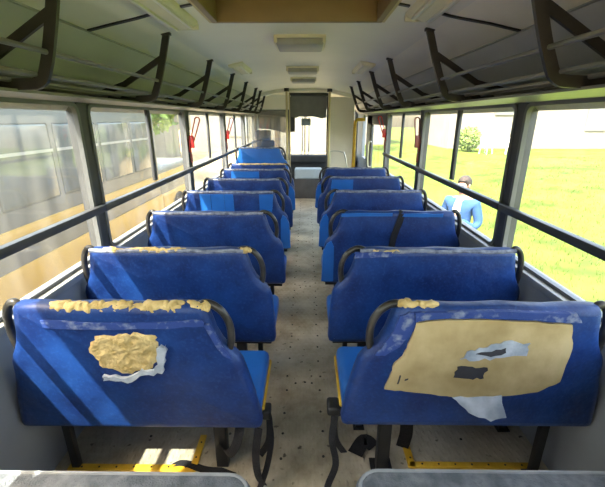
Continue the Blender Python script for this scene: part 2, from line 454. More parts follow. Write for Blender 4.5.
def centre_lamp(y0, y1, label):
    t = thing('ceiling_lamp', label, 'ceiling lamp', (-.045, (y0+y1)/2, 2.038), 0, 'oblong lamps along the ceiling centre')
    w, d = .158, (y1-y0)/2
    m = MB(); m.box(-w, w, -d, d, -.012, .006, .004); m.build('lamp_base', M['lamp_cream'], t)
    m = MB(); m.box(-w+.012, w-.012, -d+.012, d-.012, -.05, -.01, .014, 3); m.build('lamp_lens', M['lamp_lens'], t)
    m = MB(); m.box(-w, -w+.02, -d+.008, d-.008, -.04, -.008, .006); m.build('end_cap', M['lamp_cream'], t)
    m = MB(); m.box(w-.02, w, -d+.008, d-.008, -.04, -.008, .006); m.build('end_cap', M['lamp_cream'], t)
centre_lamp(2.50, 2.80, 'oblong grey ceiling lamp just ahead of the brown roof hatch, largest of the centre row')
centre_lamp(3.90, 4.14, 'oblong ceiling lamp second in the centre row from the roof hatch')
centre_lamp(4.90, 5.14, 'oblong ceiling lamp farthest from the roof hatch, near the two poles')

def side_lamp(x, y0, y1, label, dark=False):
    t = thing('tube_light', label, 'tube light', (x, y0, zc(x)), 0, 'ribbed tube lights beside the luggage racks')
    L = y1-y0; w = .062
    m = MB()
    slope = (zc(x+.05)-zc(x-.05))/.1
    rings = [(.0, w, .008), (.0, w, -.014), (.02, w-.012, -.028), (L-.02, w-.012, -.028), (L, w, -.014), (L, w, .008)]
    R_ = [[m.bm.verts.new(((-ww), yy, zz-slope*ww)), m.bm.verts.new((ww, yy, zz+slope*ww))] for yy, ww, zz in rings]
    for a, b_ in zip(R_, R_[1:]): m.bm.faces.new((a[0], a[1], b_[1], b_[0]))
    m.bm.faces.new([r_[0] for r_ in R_]); m.bm.faces.new([r_[1] for r_ in R_][::-1])
    m.build('lamp_cover', M['lamp_cream'], t, 0)
    for q in (-.5, .5):
        m = MB(); xx = q*w*1.1; m.box(xx-.008, xx+.008, .03, L-.03, -.036+slope*xx, -.026+slope*xx, .003); m.build('cover_rib', M['cream'], t)
    m = MB(); m.box(-w, w, L, L+.022, -.026, .004, .006); m.build('end_cap', M['lamp_lens'] if dark else M['lamp_cream'], t)
    return t
side_lamp(-.60, .95, 2.06, 'long ribbed cream tube light above the first rack bracket on the parked coach side')
side_lamp(.50, .95, 1.90, 'long ribbed cream tube light above the first rack bracket on the lawn side')
side_lamp(-.60, 3.40, 3.95, 'short cream tube light between second and third rack brackets, parked coach side')
side_lamp(.50, 3.35, 3.95, 'short cream tube light between second and third rack brackets, lawn side')

# ------------------------------------------------------------------ luggage racks
def rack(s, ys, xm, xb, label):
    y0, y1 = .25, ys[-1]+.12
    t = thing('luggage_rack', label, 'luggage rack', (0, 0, 0), 0)
    xw = WL+.012 if s < 0 else WR-.012
    zt = zc(xm)
    for y in ys:
        m = MB()
        P = crv([(xm, y, zt-.006), (xm+(xb-xm)*.55, y, zt-.16), (xb, y, zt-.262), (xb+s*.03, y, zt-.305), (xb+s*.10, y, 1.662), (xw, y, 1.655)], 5)
        m.bar(P, .014, .034, (s, 0, 0))
        m.box(xm-.024, xm+.024, y-.012, y+.012, zt-.010, zt+.004, .002)
        br = m.build('bracket', M['rack_bar'], t, 50)
        m = MB(); xq = xm+(xb-xm)*.5
        m.bar([(xq, y+.004, zt-.115), (xb+s*.17, y+.004, 1.735), (xw-s*.0, y+.004, 1.668)], .012, .028, (0, 0, 1))
        m.build('brace', M['rack_bar'], br, 30)
    for x, z in ((xb-s*.012, 1.752), (xb+s*.035, 1.690), (xb+s*.12, 1.676), (xb+s*.2, 1.676), (xb+s*.27, 1.676)):
        m = MB(); m.tube([(x, y0, z), (x, y1, z)], .008, 8); m.build('rail', M['rack_rod'], t)
    m = MB(); a, b_ = sorted((xb+s*.10, xw)); m.box(a, b_, y0, y1, 1.640, 1.649); m.build('tray', M['rack_rod'], t)
rack(-1, [.35, 1.24, 2.12, 3.02, 3.90, 4.74, 5.63, 6.16, 6.80], -.72, -.80, 'luggage rack with dark angled brackets along the wall facing the parked coach')
rack(1, [.30, 1.18, 2.06, 2.99, 3.78, 4.70, 5.45], .60, .695, 'luggage rack with dark angled brackets along the wall facing the grass')

# ------------------------------------------------------------------ seats
SEAT_W, SEAT_H = 1.0, .56
def back_outline(W, H):
    L = [(.025, 0), (.006, .008), (0, .03), (.004, .16), (.010, .26), (.020, .315), (.038, .345), (.062, .368), (.088, .40), (.110, .445), (.124, .495), (.138, .532), (.160, .550)]
    sc = H/.55
    L = [(u, w*sc) for u, w in L]
    r = [(W-u*(1 if w < .3*sc else .62), w) for u, w in L]   # shallower shoulder by the wall
    top = [(.160+(W-.26)*k/8, H + .004*math.sin(k*1.9)) for k in range(1, 8)]
    loop = L + top + r[::-1]          # goes up the aisle side: clockwise
    return loop[::-1]

def make_seat(s, W=SEAT_W, H=SEAT_H, body='vinyl', piping=True, trim=False, belt=False, taper=0.0):
    """seat with aisle corner at local x = 0, extending to s*W; the back's face at y = 0"""
    root = empty('bus_seat')
    lean = -.075
    TH = .075
    def P(u, w, d): return (s*u, d + w*lean + TH/2, .39+w)
    def tp(u, w):
        k = max(0.0, min(1.0, w/.36)); k = k*k*(3-2*k); c_ = W/2
        return u + taper*k*max(-1, min(1, (c_-u)/(c_-.10)))
    P0 = P
    def P(u, w, d): return P0(tp(u, w), w, d)
    out = back_outline(W, H)
    m = MB()
    slab(m, out, [(.034, -TH/2), (.014, -TH/2+.004), (.003, -TH/2+.014), (0, -TH/2+.026), (0, TH/2-.024), (.004, TH/2-.012), (.016, TH/2-.003), (.036, TH/2)], P)
    m.build('backrest', M[body], root, 45)
    # black grab handles: bent tube bridging each top corner
    for side in (0, 1):
        q = [(.185, H-.022), (.155, H-.004), (.122, H-.006), (.085, H-.034), (.062, H-.080), (.056, H-.130), (.060, H-.175), (.070, H-.212)]
        pts = [P(u if side == 0 else W-u*.55, w, 0) for u, w in q]
        mm = MB(); mm.tube(crv(pts, 5), .0145, 10); mm.build('grab_handle', M['black_tube'], root)
    if piping:
        mm = MB(); mm.tube([P(.145+(W-.235)*k/12, H-.010+.003*math.sin(k*1.7), -TH/2+.012) for k in range(13)], .011, 8)
        mm.build('top_rail', M['piping'], root)
    # cushion
    mm = MB(); a, b_ = sorted((s*.012, s*(W-.01)))
    mm.box(a, b_, .055, .455, .375, .475, .032, 4)
    mm.build('seat_cushion', M['vinyl_light'], root, 50)
    if trim:
        mm = MB(); mm.box(*sorted((s*.002, s*.014)), .10, .44, .395, .418, .004); mm.build('edge_trim', M['yellow'], root)
    # steel frame and legs
    mm = MB()
    mm.box(*sorted((s*.03, s*(W-.03))), .07, .105, .345, .378, .004); mm.box(*sorted((s*.03, s*(W-.03))), .39, .425, .345, .378, .004)
    for u in (.06, .22, W-.10): mm.box(*sorted((s*(u-.015), s*(u+.015))), .08, .42, .348, .374, .003)
    mm.build('seat_frame', M['black_steel'], root)
    for u, y, w in ((.215, .15, .028), (.14, .40, .016), (W-.10, .12, .018), (W-.10, .40, .018)):
        mm = MB(); mm.box(s*u-w, s*u+w, y-w*.8, y+w*.8, .006, .35, .004); mm.box(s*u-w*1.8, s*u+w*1.8, y-w*1.8, y+w*1.8, 0, .008, .002)
        mm.build('leg', M['black_steel'], root)
    # recliner lump at the lower aisle corner
    if belt:
        mm = MB(); pts = crv([(-s*.004, .12, .40), (-s*.018, .10, .34), (-s*.012, .09, .24), (s*.03, .10, .15)], 6)
        mm.bar(pts, .030, .004, (.35, 1, 0)); mm.build('seat_belt', M['webbing'], root)
        mm = MB(); mm.box(*sorted((-s*.024, s*.012)), .085, .15, .36, .405, .009, 3); mm.build('belt_anchor', M['black_steel'], root)
    return root, P

def patch(root, name, m, P, outline, d0, d1, amp=.006, n=5, smooth=30):
    """a torn sheet lying on the back's face"""
    o2 = ragged(outline, amp, n)
    area = sum(o2[i-1].x*o2[i].y - o2[i].x*o2[i-1].y for i in range(len(o2)))
    if area < 0: o2 = o2[::-1]
    mb = MB(); slab(mb, o2, [(0, d1), (0, d0)], P)
    return mb.build(name, m, root, smooth)

def foam_strip(root, name, P, u0, u1, w0, r0, d=0.0, seed=0, sag=.0, m='foam'):
    """lumpy roll of bare foam along the top edge of a back"""
    nn = max(14, int(abs(u1-u0)/.012)); mb = MB(); pts = []; rad = []
    for k in range(nn+1):
        t = k/nn; u = u0+(u1-u0)*t
        q = mnoise.noise(Vector((u*13, seed*3.1, 0))); q2 = mnoise.noise(Vector((u*47, seed*5.7, 3)))
        pts.append(P(u, w0+.006*q+sag*math.sin(t*math.pi), d+.010*q2))
        rad.append(max(.25, (1.0+.35*q+.2*q2)*min(1, .35+6*t, .35+6*(1-t))))
    mb.tube(pts, r0, 9, (0, 1, .2), False, rad)
    bm = mb.bm
    bmesh.ops.subdivide_edges(bm, edges=bm.edges[:], cuts=1, use_grid_fill=True)
    for v in bm.verts:
        o = v.co; v.co = o + Vector((mnoise.noise(o*60), mnoise.noise(o*60+Vector((9, 0, 0))), mnoise.noise(o*60+Vector((0, 9, 0)))))*r0*.35
    return mb.build(name, M[m], root, 60)

def foam_patch(root, name, P, outline, d0, amp=.008, m='foam'):
    """bumpy bare foam inside a tear"""
    o2 = ragged(outline, amp, 5)
    area = sum(o2[i-1].x*o2[i].y - o2[i].x*o2[i-1].y for i in range(len(o2)))
    if area < 0: o2 = o2[::-1]
    cx = sum(p.x for p in o2)/len(o2); cy = sum(p.y for p in o2)/len(o2); c0 = Vector((cx, cy))
    mb = MB(); bm = mb.bm; N = 9; prev = None
    for k in range(N):
        f_ = 1-k/N
        L = []
        for p in o2:
            q = c0 + (p-c0)*f_
            dd = d0 - (0 if k == 0 else .006+.008*mnoise.noise(Vector((q.x*45, q.y*45, 2)))+.004*mnoise.noise(Vector((q.x*110, q.y*110, 5))))
            L.append(bm.verts.new(P(q.x, q.y, dd)))
        if prev:
            for j in range(len(L)): bm.faces.new((prev[j], prev[(j+1) % len(L)], L[(j+1) % len(L)], L[j]))
        prev = L
    cv = bm.verts.new(P(cx, cy, d0-.008))
    for j in range(len(prev)): bm.faces.new((prev[j], prev[(j+1) % len(prev)], cv))
    return mb.build(name, M[m], root, 60)

def belt_strip(root, pts, w=.042, ref=(0, 1, 0), name='seat_belt', t=.0035):
    mb = MB(); mb.bar(crv(pts, 7), w, t, ref); return mb.build(name, M['webbing'], root, 50)

AL, AR = -.155, .120
DF = -.0375
GS = 'blue bench seats of the bus'
def place(root, x, y, label, z=0.0):
    root.location = (x, y, z); tag(root, label, 'bus seat', GS)

# --- first row, coach side: foam bulging out of a torn top and a torn hole
s1, P = make_seat(-1, piping=False, trim=True, taper=.045, H=.590, belt=True)
place(s1, -.178, 1.19, 'blue bus seat with foam along its torn top and a ragged hole in its back', -.042)
foam_strip(s1, 'torn_foam', P, .165, .80, .576, .021, -.012, 1)
foam_strip(s1, 'foam_lump', P, .118, .215, .582, .024, -.010, 4)
foam_patch(s1, 'exposed_foam', P, [(0.35, 0.472), (0.42, 0.484), (0.5, 0.477), (0.6, 0.467), (0.64, 0.392), (0.6, 0.322), (0.5, 0.297), (0.41, 0.312), (0.355, 0.352), (0.345, 0.422)], DF-.001)
patch(s1, 'torn_flap', M['lining'], P, [(0.312, 0.434), (0.348, 0.424), (0.35, 0.367), (0.38, 0.322), (0.43, 0.327), (0.5, 0.284), (0.6, 0.294), (0.6, 0.27), (0.5, 0.26), (0.42, 0.3), (0.345, 0.307), (0.33, 0.352), (0.318, 0.392)], DF-.016, DF-.002, .008, 4)
patch(s1, 'loose_cover', M['vinyl_worn'], P, [(.15, .538), (.30, .530), (.50, .527), (.80, .535), (.80, .505), (.5, .498), (.3, .503), (.145, .515)], DF-.007, DF+.004, .005, 4)
patch(s1, 'worn_edge', M['vinyl_worn'], P, [(.052, .365), (.085, .385), (.110, .43), (.125, .49), (.150, .52), (.128, .52), (.104, .47), (.088, .42), (.062, .385)], DF-.003, DF+.012, .003, 3)
belt_strip(s1, [(-.10, .06, .385), (-.115, .02, .30), (-.17, .06, .20), (-.24, .20, .16), (-.22, .30, .30)], .040, (.3, 1, .15))
belt_strip(s1, [(-.02, .03, .375), (-.035, .015, .25), (-.03, .02, .12), (-.005, .05, .012)], .034, (.3, 1, .15))
belt_strip(s1, [(.015, .10, .37), (.028, .06, .28), (.008, .03, .16), (-.03, .02, .03)], .026, (.3, 1, .15))
belt_strip(s1, [(-.12, .12, .03), (-.28, .10, .055), (-.42, .14, .05), (-.55, .10, .02)], .045, (0, .3, 1))

# --- first row, lawn side: cover ripped off, tan board bare
s2, P = make_seat(1, piping=False, trim=True, taper=.035, belt=True)
place(s2, .140, 1.17, 'blue bus seat with its back cover ripped away to bare tan board')
patch(s2, 'backing_board', M['board'], P, [(.215, .505), (.30, .515), (.46, .518), (.62, .512), (.80, .50), (.83, .40), (.82, .25), (.74, .20), (.60, .178), (.47, .168), (.36, .178), (.22, .198), (.135, .208), (.143, .26), (.150, .325), (.180, .36), (.200, .43)], DF-.009, DF+.004, .003, 4)
patch(s2, 'bare_band', M['vinyl_worn'], P, [(.205, .545), (.45, .552), (.80, .548), (.83, .51), (.62, .520), (.46, .526), (.30, .523), (.21, .512)], DF-.012, DF+.006, .004, 4)
patch(s2, 'board_slot', M['dark'], P, [(.395, .268), (.46, .262), (.515, .265), (.52, .315), (.46, .318), (.40, .318)], DF-.0105, DF-.004, .006, 4)
patch(s2, 'torn_patch', M['lining'], P, [(.405, .352), (.44, .392), (.50, .405), (.56, .432), (.66, .425), (.66, .37), (.56, .36), (.48, .348)], DF-.0125, DF-.006, .008, 4)
patch(s2, 'board_slot', M['dark'], P, [(.46, .378), (.52, .388), (.57, .405), (.575, .385), (.52, .366)], DF-.0145, DF-.010, .005, 3)
patch(s2, 'board_nick', M['dark'], P, [(.178, .235), (.184, .235), (.186, .275), (.180, .275)], DF-.0105, DF-.004, .001, 2)
patch(s2, 'board_nick', M['dark'], P, [(.205, .250), (.218, .256), (.218, .262), (.205, .257)], DF-.0105, DF-.004, .001, 2)
mb = MB()
fl = [(.41, .172, 0), (.50, .175, -.004), (.60, .185, -.004), (.62, .10, -.035), (.56, .085, -.04), (.49, .11, -.028), (.45, .14, -.012)]
slab(mb, [Vector((a, b_)) for a, b_, _ in fl] if False else ragged([(a, b_) for a, b_, _ in fl][::-1], .005, 3), [(0, DF-.002), (0, DF-.013)], lambda u, w, d: P(u, w, d - max(0, .175-w)*.35))
mb.build('torn_flap', M['lining'], s2, 30)
foam_strip(s2, 'torn_foam', P, .145, .300, .562, .016, -.012, 7)
patch(s2, 'worn_edge', M['vinyl_worn'], P, [(.185, .545), (.235, .535), (.21, .47), (.165, .40), (.11, .36), (.075, .362), (.10, .405), (.135, .47), (.150, .53)], DF-.005, DF+.012, .004, 3)
belt_strip(s2, [(-.012, .10, .37), (-.03, .05, .28), (-.012, .03, .16), (-.045, .02, .03), (.01, .01, .006), (.09, .02, .006)], .028, (.3, 1, .15))
belt_strip(s2, [(.10, .22, .008), (.16, .30, .012), (.20, .26, .010)], .075, (0, .2, 1))
belt_strip(s2, [(.34, .14, .375), (.33, .20, .26), (.345, .24, .12), (.34, .26, .01)], .060, (.3, 1, .15))
mb = MB(); mb.box(-.050, .004, .08, .155, .365, .41, .012, 3); mb.build('belt_buckle', M['black_steel'], s2)

# --- second row
s3, P = make_seat(-1)
place(s3, AL-.012, 1.745, 'blue bus seat with thin foam strip on top, directly ahead of the holed seat')
foam_strip(s3, 'torn_foam', P, .43, .85, .552, .014, -.020, 3)
foam_strip(s3, 'foam_lump', P, .105, .165, .553, .017, -.012, 9)
s4, P = make_seat(1)
place(s4, AR, 1.755, 'blue bus seat with whitish worn top corner, directly ahead of the tan board seat')
patch(s4, 'worn_edge', M['vinyl_worn'], P, [(.12, .548), (.30, .552), (.30, .526), (.20, .520), (.115, .515)], DF-.006, DF+.012, .004, 4)
foam_strip(s4, 'torn_foam', P, .20, .34, .551, .010, -.028, 11)
# --- third row
s5, P = make_seat(-1)
place(s5, AL, 2.51, 'plain-backed blue bus seat with grey top rail, third row on the coach side')
s6, P = make_seat(1, piping=False); P6 = P
place(s6, AR-.005, 2.54, 'blue bus seat with a black strap slung over the middle of its back')
mb = MB()
mb.bar(crv([P(.49, .18, DF-.004), P(.50, .36, DF-.004), P(.535, .50, DF-.004), P(.55, .553, DF+.01), P(.555, .56, 0), P(.56, .55, .04)], 5), .045, .004, (0, -1, 0)); mb.build('strap', M['webbing'], s6, 60)
patch(s6, 'top_band', M['vinyl_light'], P, [(.13, .549), (.48, .553), (.48, .530), (.125, .525)], DF-.004, DF+.012, .003, 4)
patch(s6, 'top_band', M['vinyl_light'], P, [(.56, .549), (.83, .549), (.83, .525), (.55, .528)], DF-.004, DF+.012, .003, 4)
# --- fourth row
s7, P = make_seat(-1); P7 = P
place(s7, AL, 3.29, 'blue bus seat with sunlight painted on its back as brighter blue patches')
for a, b_ in ((.50, .58), (.585, .70), (.705, .80)):  # sunlit areas of this back, painted in as brighter blue sheets
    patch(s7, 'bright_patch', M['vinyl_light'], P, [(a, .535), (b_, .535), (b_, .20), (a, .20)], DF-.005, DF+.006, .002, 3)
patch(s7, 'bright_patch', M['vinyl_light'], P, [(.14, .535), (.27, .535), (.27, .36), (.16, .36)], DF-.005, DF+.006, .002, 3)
s8, P = make_seat(1)
place(s8, AR, 3.34, 'plain blue bus seat directly ahead of the seat with the strap')
def side_panel(root, P):
    patch(root, 'side_panel', M['vinyl_light'], P, [(-.004, .02), (.085, .02), (.082, .30), (.062, .345), (.030, .320), (.006, .26)], DF-.005, DF+.040, .002, 3)
for r_, P_ in ((s6, P6), (s7, P7), (s8, P)): side_panel(r_, P_)
# --- fifth row
s9, P = make_seat(-1)
place(s9, AL, 4.02, 'blue bus seat directly ahead of the sun-patched seat, coach side')
s10, P = make_seat(1)
place(s10, AR, 4.18, 'blue bus seat in the fifth lawn-side row, one light panel on it')
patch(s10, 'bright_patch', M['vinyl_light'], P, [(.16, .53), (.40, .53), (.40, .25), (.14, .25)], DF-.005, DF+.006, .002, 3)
# --- sixth row
s11, P = make_seat(-1)
side_panel(s11, P); place(s11, AL, 4.84, 'blue bus seat two rows ahead of the sun-patched seat, half of its back brighter blue')
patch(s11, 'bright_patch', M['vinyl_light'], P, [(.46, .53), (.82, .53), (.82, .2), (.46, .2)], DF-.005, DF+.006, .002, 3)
s12, P = make_seat(1)
side_panel(s12, P); place(s12, AR, 4.98, 'blue bus seat at the head of the lawn side, nearest the entrance door')
# --- seventh and raised eighth row, coach side only
s13, P = make_seat(-1, piping=False)
place(s13, AL-.02, 5.42, 'blue bus seat with yellow foam all along its top, behind the raised seat')
foam_strip(s13, 'torn_foam', P, .12, .86, .553, .013, -.022, 13)
s14, P = make_seat(-1, W=.86, belt=False, body='vinyl_light')
place(s14, -.285, 5.95, 'bright blue bus seat raised on a plinth, frontmost on the coach side', .19)
pl = MB(); pl.box(WL+.004, -.29, 5.98, 6.42, 0, .187, .01)
o = pl.build('floor_plinth', M['wall_grey']); tag(o, 'low grey plinth under the raised frontmost seat', 'plinth')

# --- back row, mostly below the photo's edge: grey cushions with pale piping
def grey_seat(s, x, yy, label):
    root, P = make_seat(s, belt=False, piping=False)
    for ch in list(root.children):
        if ch.name.startswith(('seat_cushion', 'backrest')): ch.data.materials[0] = M['grey_cloth']
        if ch.name.startswith('seat_cushion'): bpy.data.objects.remove(ch)
    mb = MB(); W = SEAT_W
    o_ = []
    for cx, cy, a0 in ((W-.09, .40, 0), (.09, .40, 90), (.03, .09, 180), (W-.03, .09, 270)):
        r_ = .08 if cy > .3 else .02
        for k in range(7): an = R(a0+90*k/6); o_.append(Vector((cx+r_*math.cos(an), cy+r_*math.sin(an))))
    slab(mb, o_, [(.02, .375), (.004, .380), (0, .39), (0, .455), (.006, .466), (.02, .4725), (.05, .476)], lambda u, w, d: (s*u, w, d))
    mb.build('seat_cushion', M['grey_cloth'], root, 50)
    mb = MB(); mb.tube([(s*p.x, p.y, .472) for p in inset_loop(o_, .014)], .006, 6, (0, 0, 1), True); mb.build('piping', M['grey_piping'], root)
    root.location = (x, yy, 0); tag(root, label, 'bus seat', 'grey seats at the rear of the bus')
grey_seat(-1, -.155, .425, 'grey cloth bus seat with pale piping, behind the blue seat with the foam hole')
grey_seat(1, .145, .445, 'grey cloth bus seat with pale piping, behind the seat with bare tan board')

# ------------------------------------------------------------------ yellow floor edging
def edging(pts, label):
    t = thing('floor_edging', label, 'floor edging', (0, 0, 0), 0, 'yellow edging strips under the first seats')
    mb = MB(); 
    for a, b_ in zip(pts, pts[1:]):
        x0, x1 = sorted((a[0], b_[0])); y0, y1 = sorted((a[1], b_[1]))
        mb.box(x0-.014, x1+.014, y0-.014, y1+.014, 0, .012, .002)
    mb.build('edging_strip', M['yellow'], t)
    for a, b_ in zip(pts, pts[1:]):
        L = (Vector(b_)-Vector(a)).length; n_ = max(2, int(L/.075))
        for k in range(n_):
            p = Vector(a).lerp(Vector(b_), (k+.6)/n_)
            q = MB(); q.cyl((p.x, p.y, .0125), (p.x, p.y, .0145), .0045, 8); q.build('screw', M['screw'], t)
edging([(-1.10, 1.300), (-.530, 1.305), (-.526, 1.48)], 'yellow screwed edging strip on the floor under the seat with the foam hole')
edging([(.498, 1.50), (.505, 1.335), (1.05, 1.332)], 'yellow screwed edging strip on the floor under the seat with bare tan board')

# ------------------------------------------------------------------ window release handles on the pillars
def release(x, s, y, z, m, label, tip=.105):
    t = thing('release_handle', label, 'emergency handle', (x, y, z), 0, 'emergency window handles on the pillars')
    # s: +1 points into the cabin from the left wall
    q = MB(); q.box(*sorted((s*.002, s*.016)), -.022, .022, -.10, .02, .005); q.build('mount_plate', m, t)
    q = MB(); q.box(*sorted((s*.004, s*.022)), -.014, .014, -.20, -.105, .005); q.build('pin_block', M['red_dull'], t)
    a = Vector((s*.030, .0, .0)); b_ = Vector((s*tip, .02, .235))
    d = (b_-a).normalized(); w = Vector((1, 0, 0)); w = (w-d*w.dot(d)).normalized(); L = (b_-a).length
    P_ = []
    r = .024
    for k in range(9): an = math.pi*k/8; P_.append(a + d*(L-r+r*math.sin(an)) + w*r*math.cos(an))
    for k in range(9): an = math.pi+math.pi*k/8; P_.append(a + d*(r*.6+r*.6*math.sin(an)) + w*r*.7*math.cos(an))
    q = MB(); q.tube(P_, .0065, 8, (0, 1, 0.2), True); q.build('pull_loop', m, t)
    q = MB(); q.box(*sorted((s*.006, s*.052)), -.016, .016, -.055, .065, .008); q.build('clip', m, t)
release(WL+.004, 1, 3.80, 1.34, M['red'], 'bright red pull loop on the window pillar beside the plain-backed coach side seats')
release(WL+.004, 1, 5.55, 1.34, M['red'], 'smaller looking red pull loop on the second pillar, toward the driver')
release(WR-.004, -1, 3.86, 1.34, M['red_dull'], 'dull red pull loop on the pillar against the bright lawn window', .045)  # greyer red than the loops on the other pillars
release(WR-.004, -1, 5.55, 1.36, M['red'], 'red pull loop on the pillar next to the entrance door')

# ------------------------------------------------------------------ front of the cabin
YP = 6.45
for x, lab in ((-.332, 'yellowed steel grab pole beside the raised blue seat'), (.366, 'yellowed steel grab pole beside the cream bulkhead panel')):
    t = thing('grab_pole', lab, 'grab pole', (x, YP, 0), 0, 'grab poles flanking the aisle')
    q = MB(); q.cyl((0, 0, 0), (0, 0, zc(x)-.004), .019, 14); q.build('pole', M['pole'], t)
    q = MB(); q.cyl((0, 0, zc(x)-.05), (0, 0, zc(x)-.003), .042, 14); q.build('flange', M['rack_bar'], t)
    q = MB(); q.cyl((0, 0, 0), (0, 0, .02), .045, 14); q.build('flange', M['steel'], t)
# cross beam on the ceiling
q = MB(); xs = [-.9+1.8*i/14 for i in range(15)]
q.bar([(x, YP+.14, zc(x)-.028) for x in xs], .07, .05); structure('trim_%d' % k, q, M['cream']); k += 1
# bulkhead panel by the entrance
YK = 7.5
q = MB(); q.box(.40, .90, YK, YK+.03, 0, 1.955, .004); q.box(.40, .90, YK-.004, YK+.002, 1.70, 1.708)
structure('wall_partition_door', q, M['cream'])
q = MB(); q.box(.378, .402, YK-.012, YK+.04, 0, 2.02, .004); structure('trim_%d' % k, q, M['dark_frame']); k += 1
q = MB(); q.box(-.345, -.322, YK-.012, YK+.04, 0, 2.02, .004); structure('trim_%d' % k, q, M['pole']); k += 1
q = MB(); q.box(-.345, .40, YK-.01, YK+.04, 1.985, 2.03, .004); structure('trim_%d' % k, q, M['dark_frame']); k += 1
# driver's screen: cream header over framed tinted glass
q = MB(); q.box(WL+.01, -.345, YK, YK+.03, 1.73, 1.99, .004); structure('wall_partition_driver', q, M['cream'])
dp = tag(empty('window_%d' % n, (0, YK+.015, 0)), kind='structure'); n += 1
q = MB(); q.box(WL+.03, -.35, -.002, .002, .80, 1.73); q.build('pane', M['glass_p'], dp, 0)
q = MB(); q.bar([(WL+.02, 0, .79), (-.352, 0, .79), (-.352, 0, 1.725), (WL+.02, 0, 1.725)], .022, .022, (0, 1, 0), True); q.build('window_frame', M['dark_frame'], dp)
q = MB(); q.box(WL+.01, -.345, -.01, .012, 0, .78); q.build('lower_panel', M['grey_panel'], dp)
# roller blind hanging in the gangway opening
t = thing('roller_blind', 'grey roller blind with a ragged hem above the windscreen opening', 'blind', (.045, YK+.07, 1.99))
q = MB(); q.cyl((-.36, 0, .005), (.335, 0, .005), .022, 12); q.build('roller', M['dark_frame'], t)
bl = [(-.355, 0), (.33, 0), (.33, -.40), (.22, -.42), (.12, -.39), (.05, -.36), (-.05, -.39), (-.15, -.36), (-.25, -.41), (-.355, -.39)]
q = MB(); slab(q, ragged(bl[::-1], .004, 4), [(0, .002), (0, -.002)], lambda u, w, d: (u, d+.004*math.sin(u*40), w)); q.build('blind_cloth', M['blind'], t, 30)
# blind on the driver's half of the windscreen
t = thing('roller_blind', 'dark sun blind drawn down on the driver side of the windscreen', 'blind', (-.68, YF-.05, 1.99))
q = MB(); q.cyl((-.42, 0, .0), (.42, 0, .0), .022, 12); q.build('roller', M['dark_frame'], t)
q = MB(); slab(q, ragged([(-.41, 0), (-.41, -.62), (-.1, -.66), (.2, -.72), (.41, -.70), (.41, 0)], .01, 4), [(0, .002), (0, -.002)], lambda u, w, d: (u, d+.004*math.sin(u*30), w)); q.build('blind_cloth', M['dash'], t, 30)
# engine cover and dashboard
t = thing('engine_cover', 'pale blue-grey engine cover with a dark lower panel at the end of the aisle', 'engine cover', (.04, YK+.06, 0))
q = MB(); q.box(-.29, .27, 0, .34, .40, .60, .03, 4); q.build('cover_top', M['cover_blue'], t)
q = MB(); q.box(-.295, .275, -.01, .34, 0, .40, .01); q.build('lower_panel', M['cover_dark'], t)
t = thing('dashboard', 'charcoal dashboard below the windscreen', 'dashboard', (0, YF-.36, 0))
q = MB(); q.box(WL+.06, WR-.06, .0, .34, .62, .80, .05, 4); q.build('dash_top', M['dash'], t)
q = MB(); q.box(WL+.06, WR-.06, .08, .34, 0, .64, .01); q.build('dash_panel', M['dash'], t)
q = MB(); q.box(-1.03, -.53, .04, .30, .79, .90, .04, 4); q.build('instrument_hood', M['dash'], t)
# interior mirror
t = thing('rear_view_mirror', 'small blue-grey mirror hanging at the top of the windscreen', 'mirror', (-.02, 8.30, 1.50))
q = MB(); q.box(-.10, .10, -.012, .012, -.07, .07, .012, 3); q.build('mirror_head', M['mirror'], t)
q = MB(); q.tube(crv([(0, .01, .04), (0, .05, .25), (0, .12, zc(-.02)-1.50)], 5), .008, 8); q.build('mirror_arm', M['dark_frame'], t)
# wipers parked upright outside the screen
for x, lab in ((-.12, 'thin upright wiper beside the windscreen centre bar, driver side'), (.03, 'thin upright wiper beside the windscreen centre bar, door side')):
    t = thing('wiper', lab, 'wiper', (x, YF+.09, .74), 0, 'wipers parked upright on the windscreen')
    q = MB(); q.tube([(0, 0, 0), (.02, .0, .42)], .009, 8); q.build('wiper_arm', M['dark_frame'], t)
    q = MB(); q.box(.008, .026, -.018, .0, .12, .86, .003); q.build('wiper_blade', M['tyre'], t)
    q = MB(); q.cyl((0, -.05, 0), (0, .02, 0), .02, 10); q.build('pivot', M['dark_frame'], t)
# steering wheel
t = thing('steering_wheel', 'black steering wheel ahead of the dark driver seat', 'steering wheel', (-.80, 8.16, .86))
Mx = Matrix.Rotation(R(-35), 4, 'X')
q = MB(); q.tube([Mx @ Vector((.22*math.cos(a*math.pi/16), .22*math.sin(a*math.pi/16), .0)) for a in range(32)], .014, 8, (0, 0, 1), True); q.build('rim', M['tyre'], t)
for a in (90, 210, 330):
    q = MB(); q.tube([Mx @ Vector((0, 0, -.02)), Mx @ Vector((.22*math.cos(R(a)), .22*math.sin(R(a)), 0))], .010, 8); q.build('spoke', M['black_steel'], t)
q = MB(); q.tube([(0, 0, -.01), Mx @ Vector((0, 0, -.28))], .03, 10); q.build('column', M['dash'], t)
# driver seat
t = thing('driver_seat', 'dark navy high-backed driver seat behind the tinted screen', 'driver seat', (-.88, 7.62, 0))
q = MB(); q.box(-.23, .23, .03, .12, .50, 1.16, .04, 4); q.build('backrest', M['navy'], t)
q = MB(); q.box(-.16, .16, .03, .11, 1.15, 1.35, .035, 4); q.build('headrest', M['navy'], t)
q = MB(); q.box(-.23, .23, .10, .46, .42, .54, .04, 4); q.build('seat_cushion', M['navy'], t)
q = MB(); q.box(-.18, .18, .10, .44, 0, .43, .02); q.build('pedestal', M['black_steel'], t)
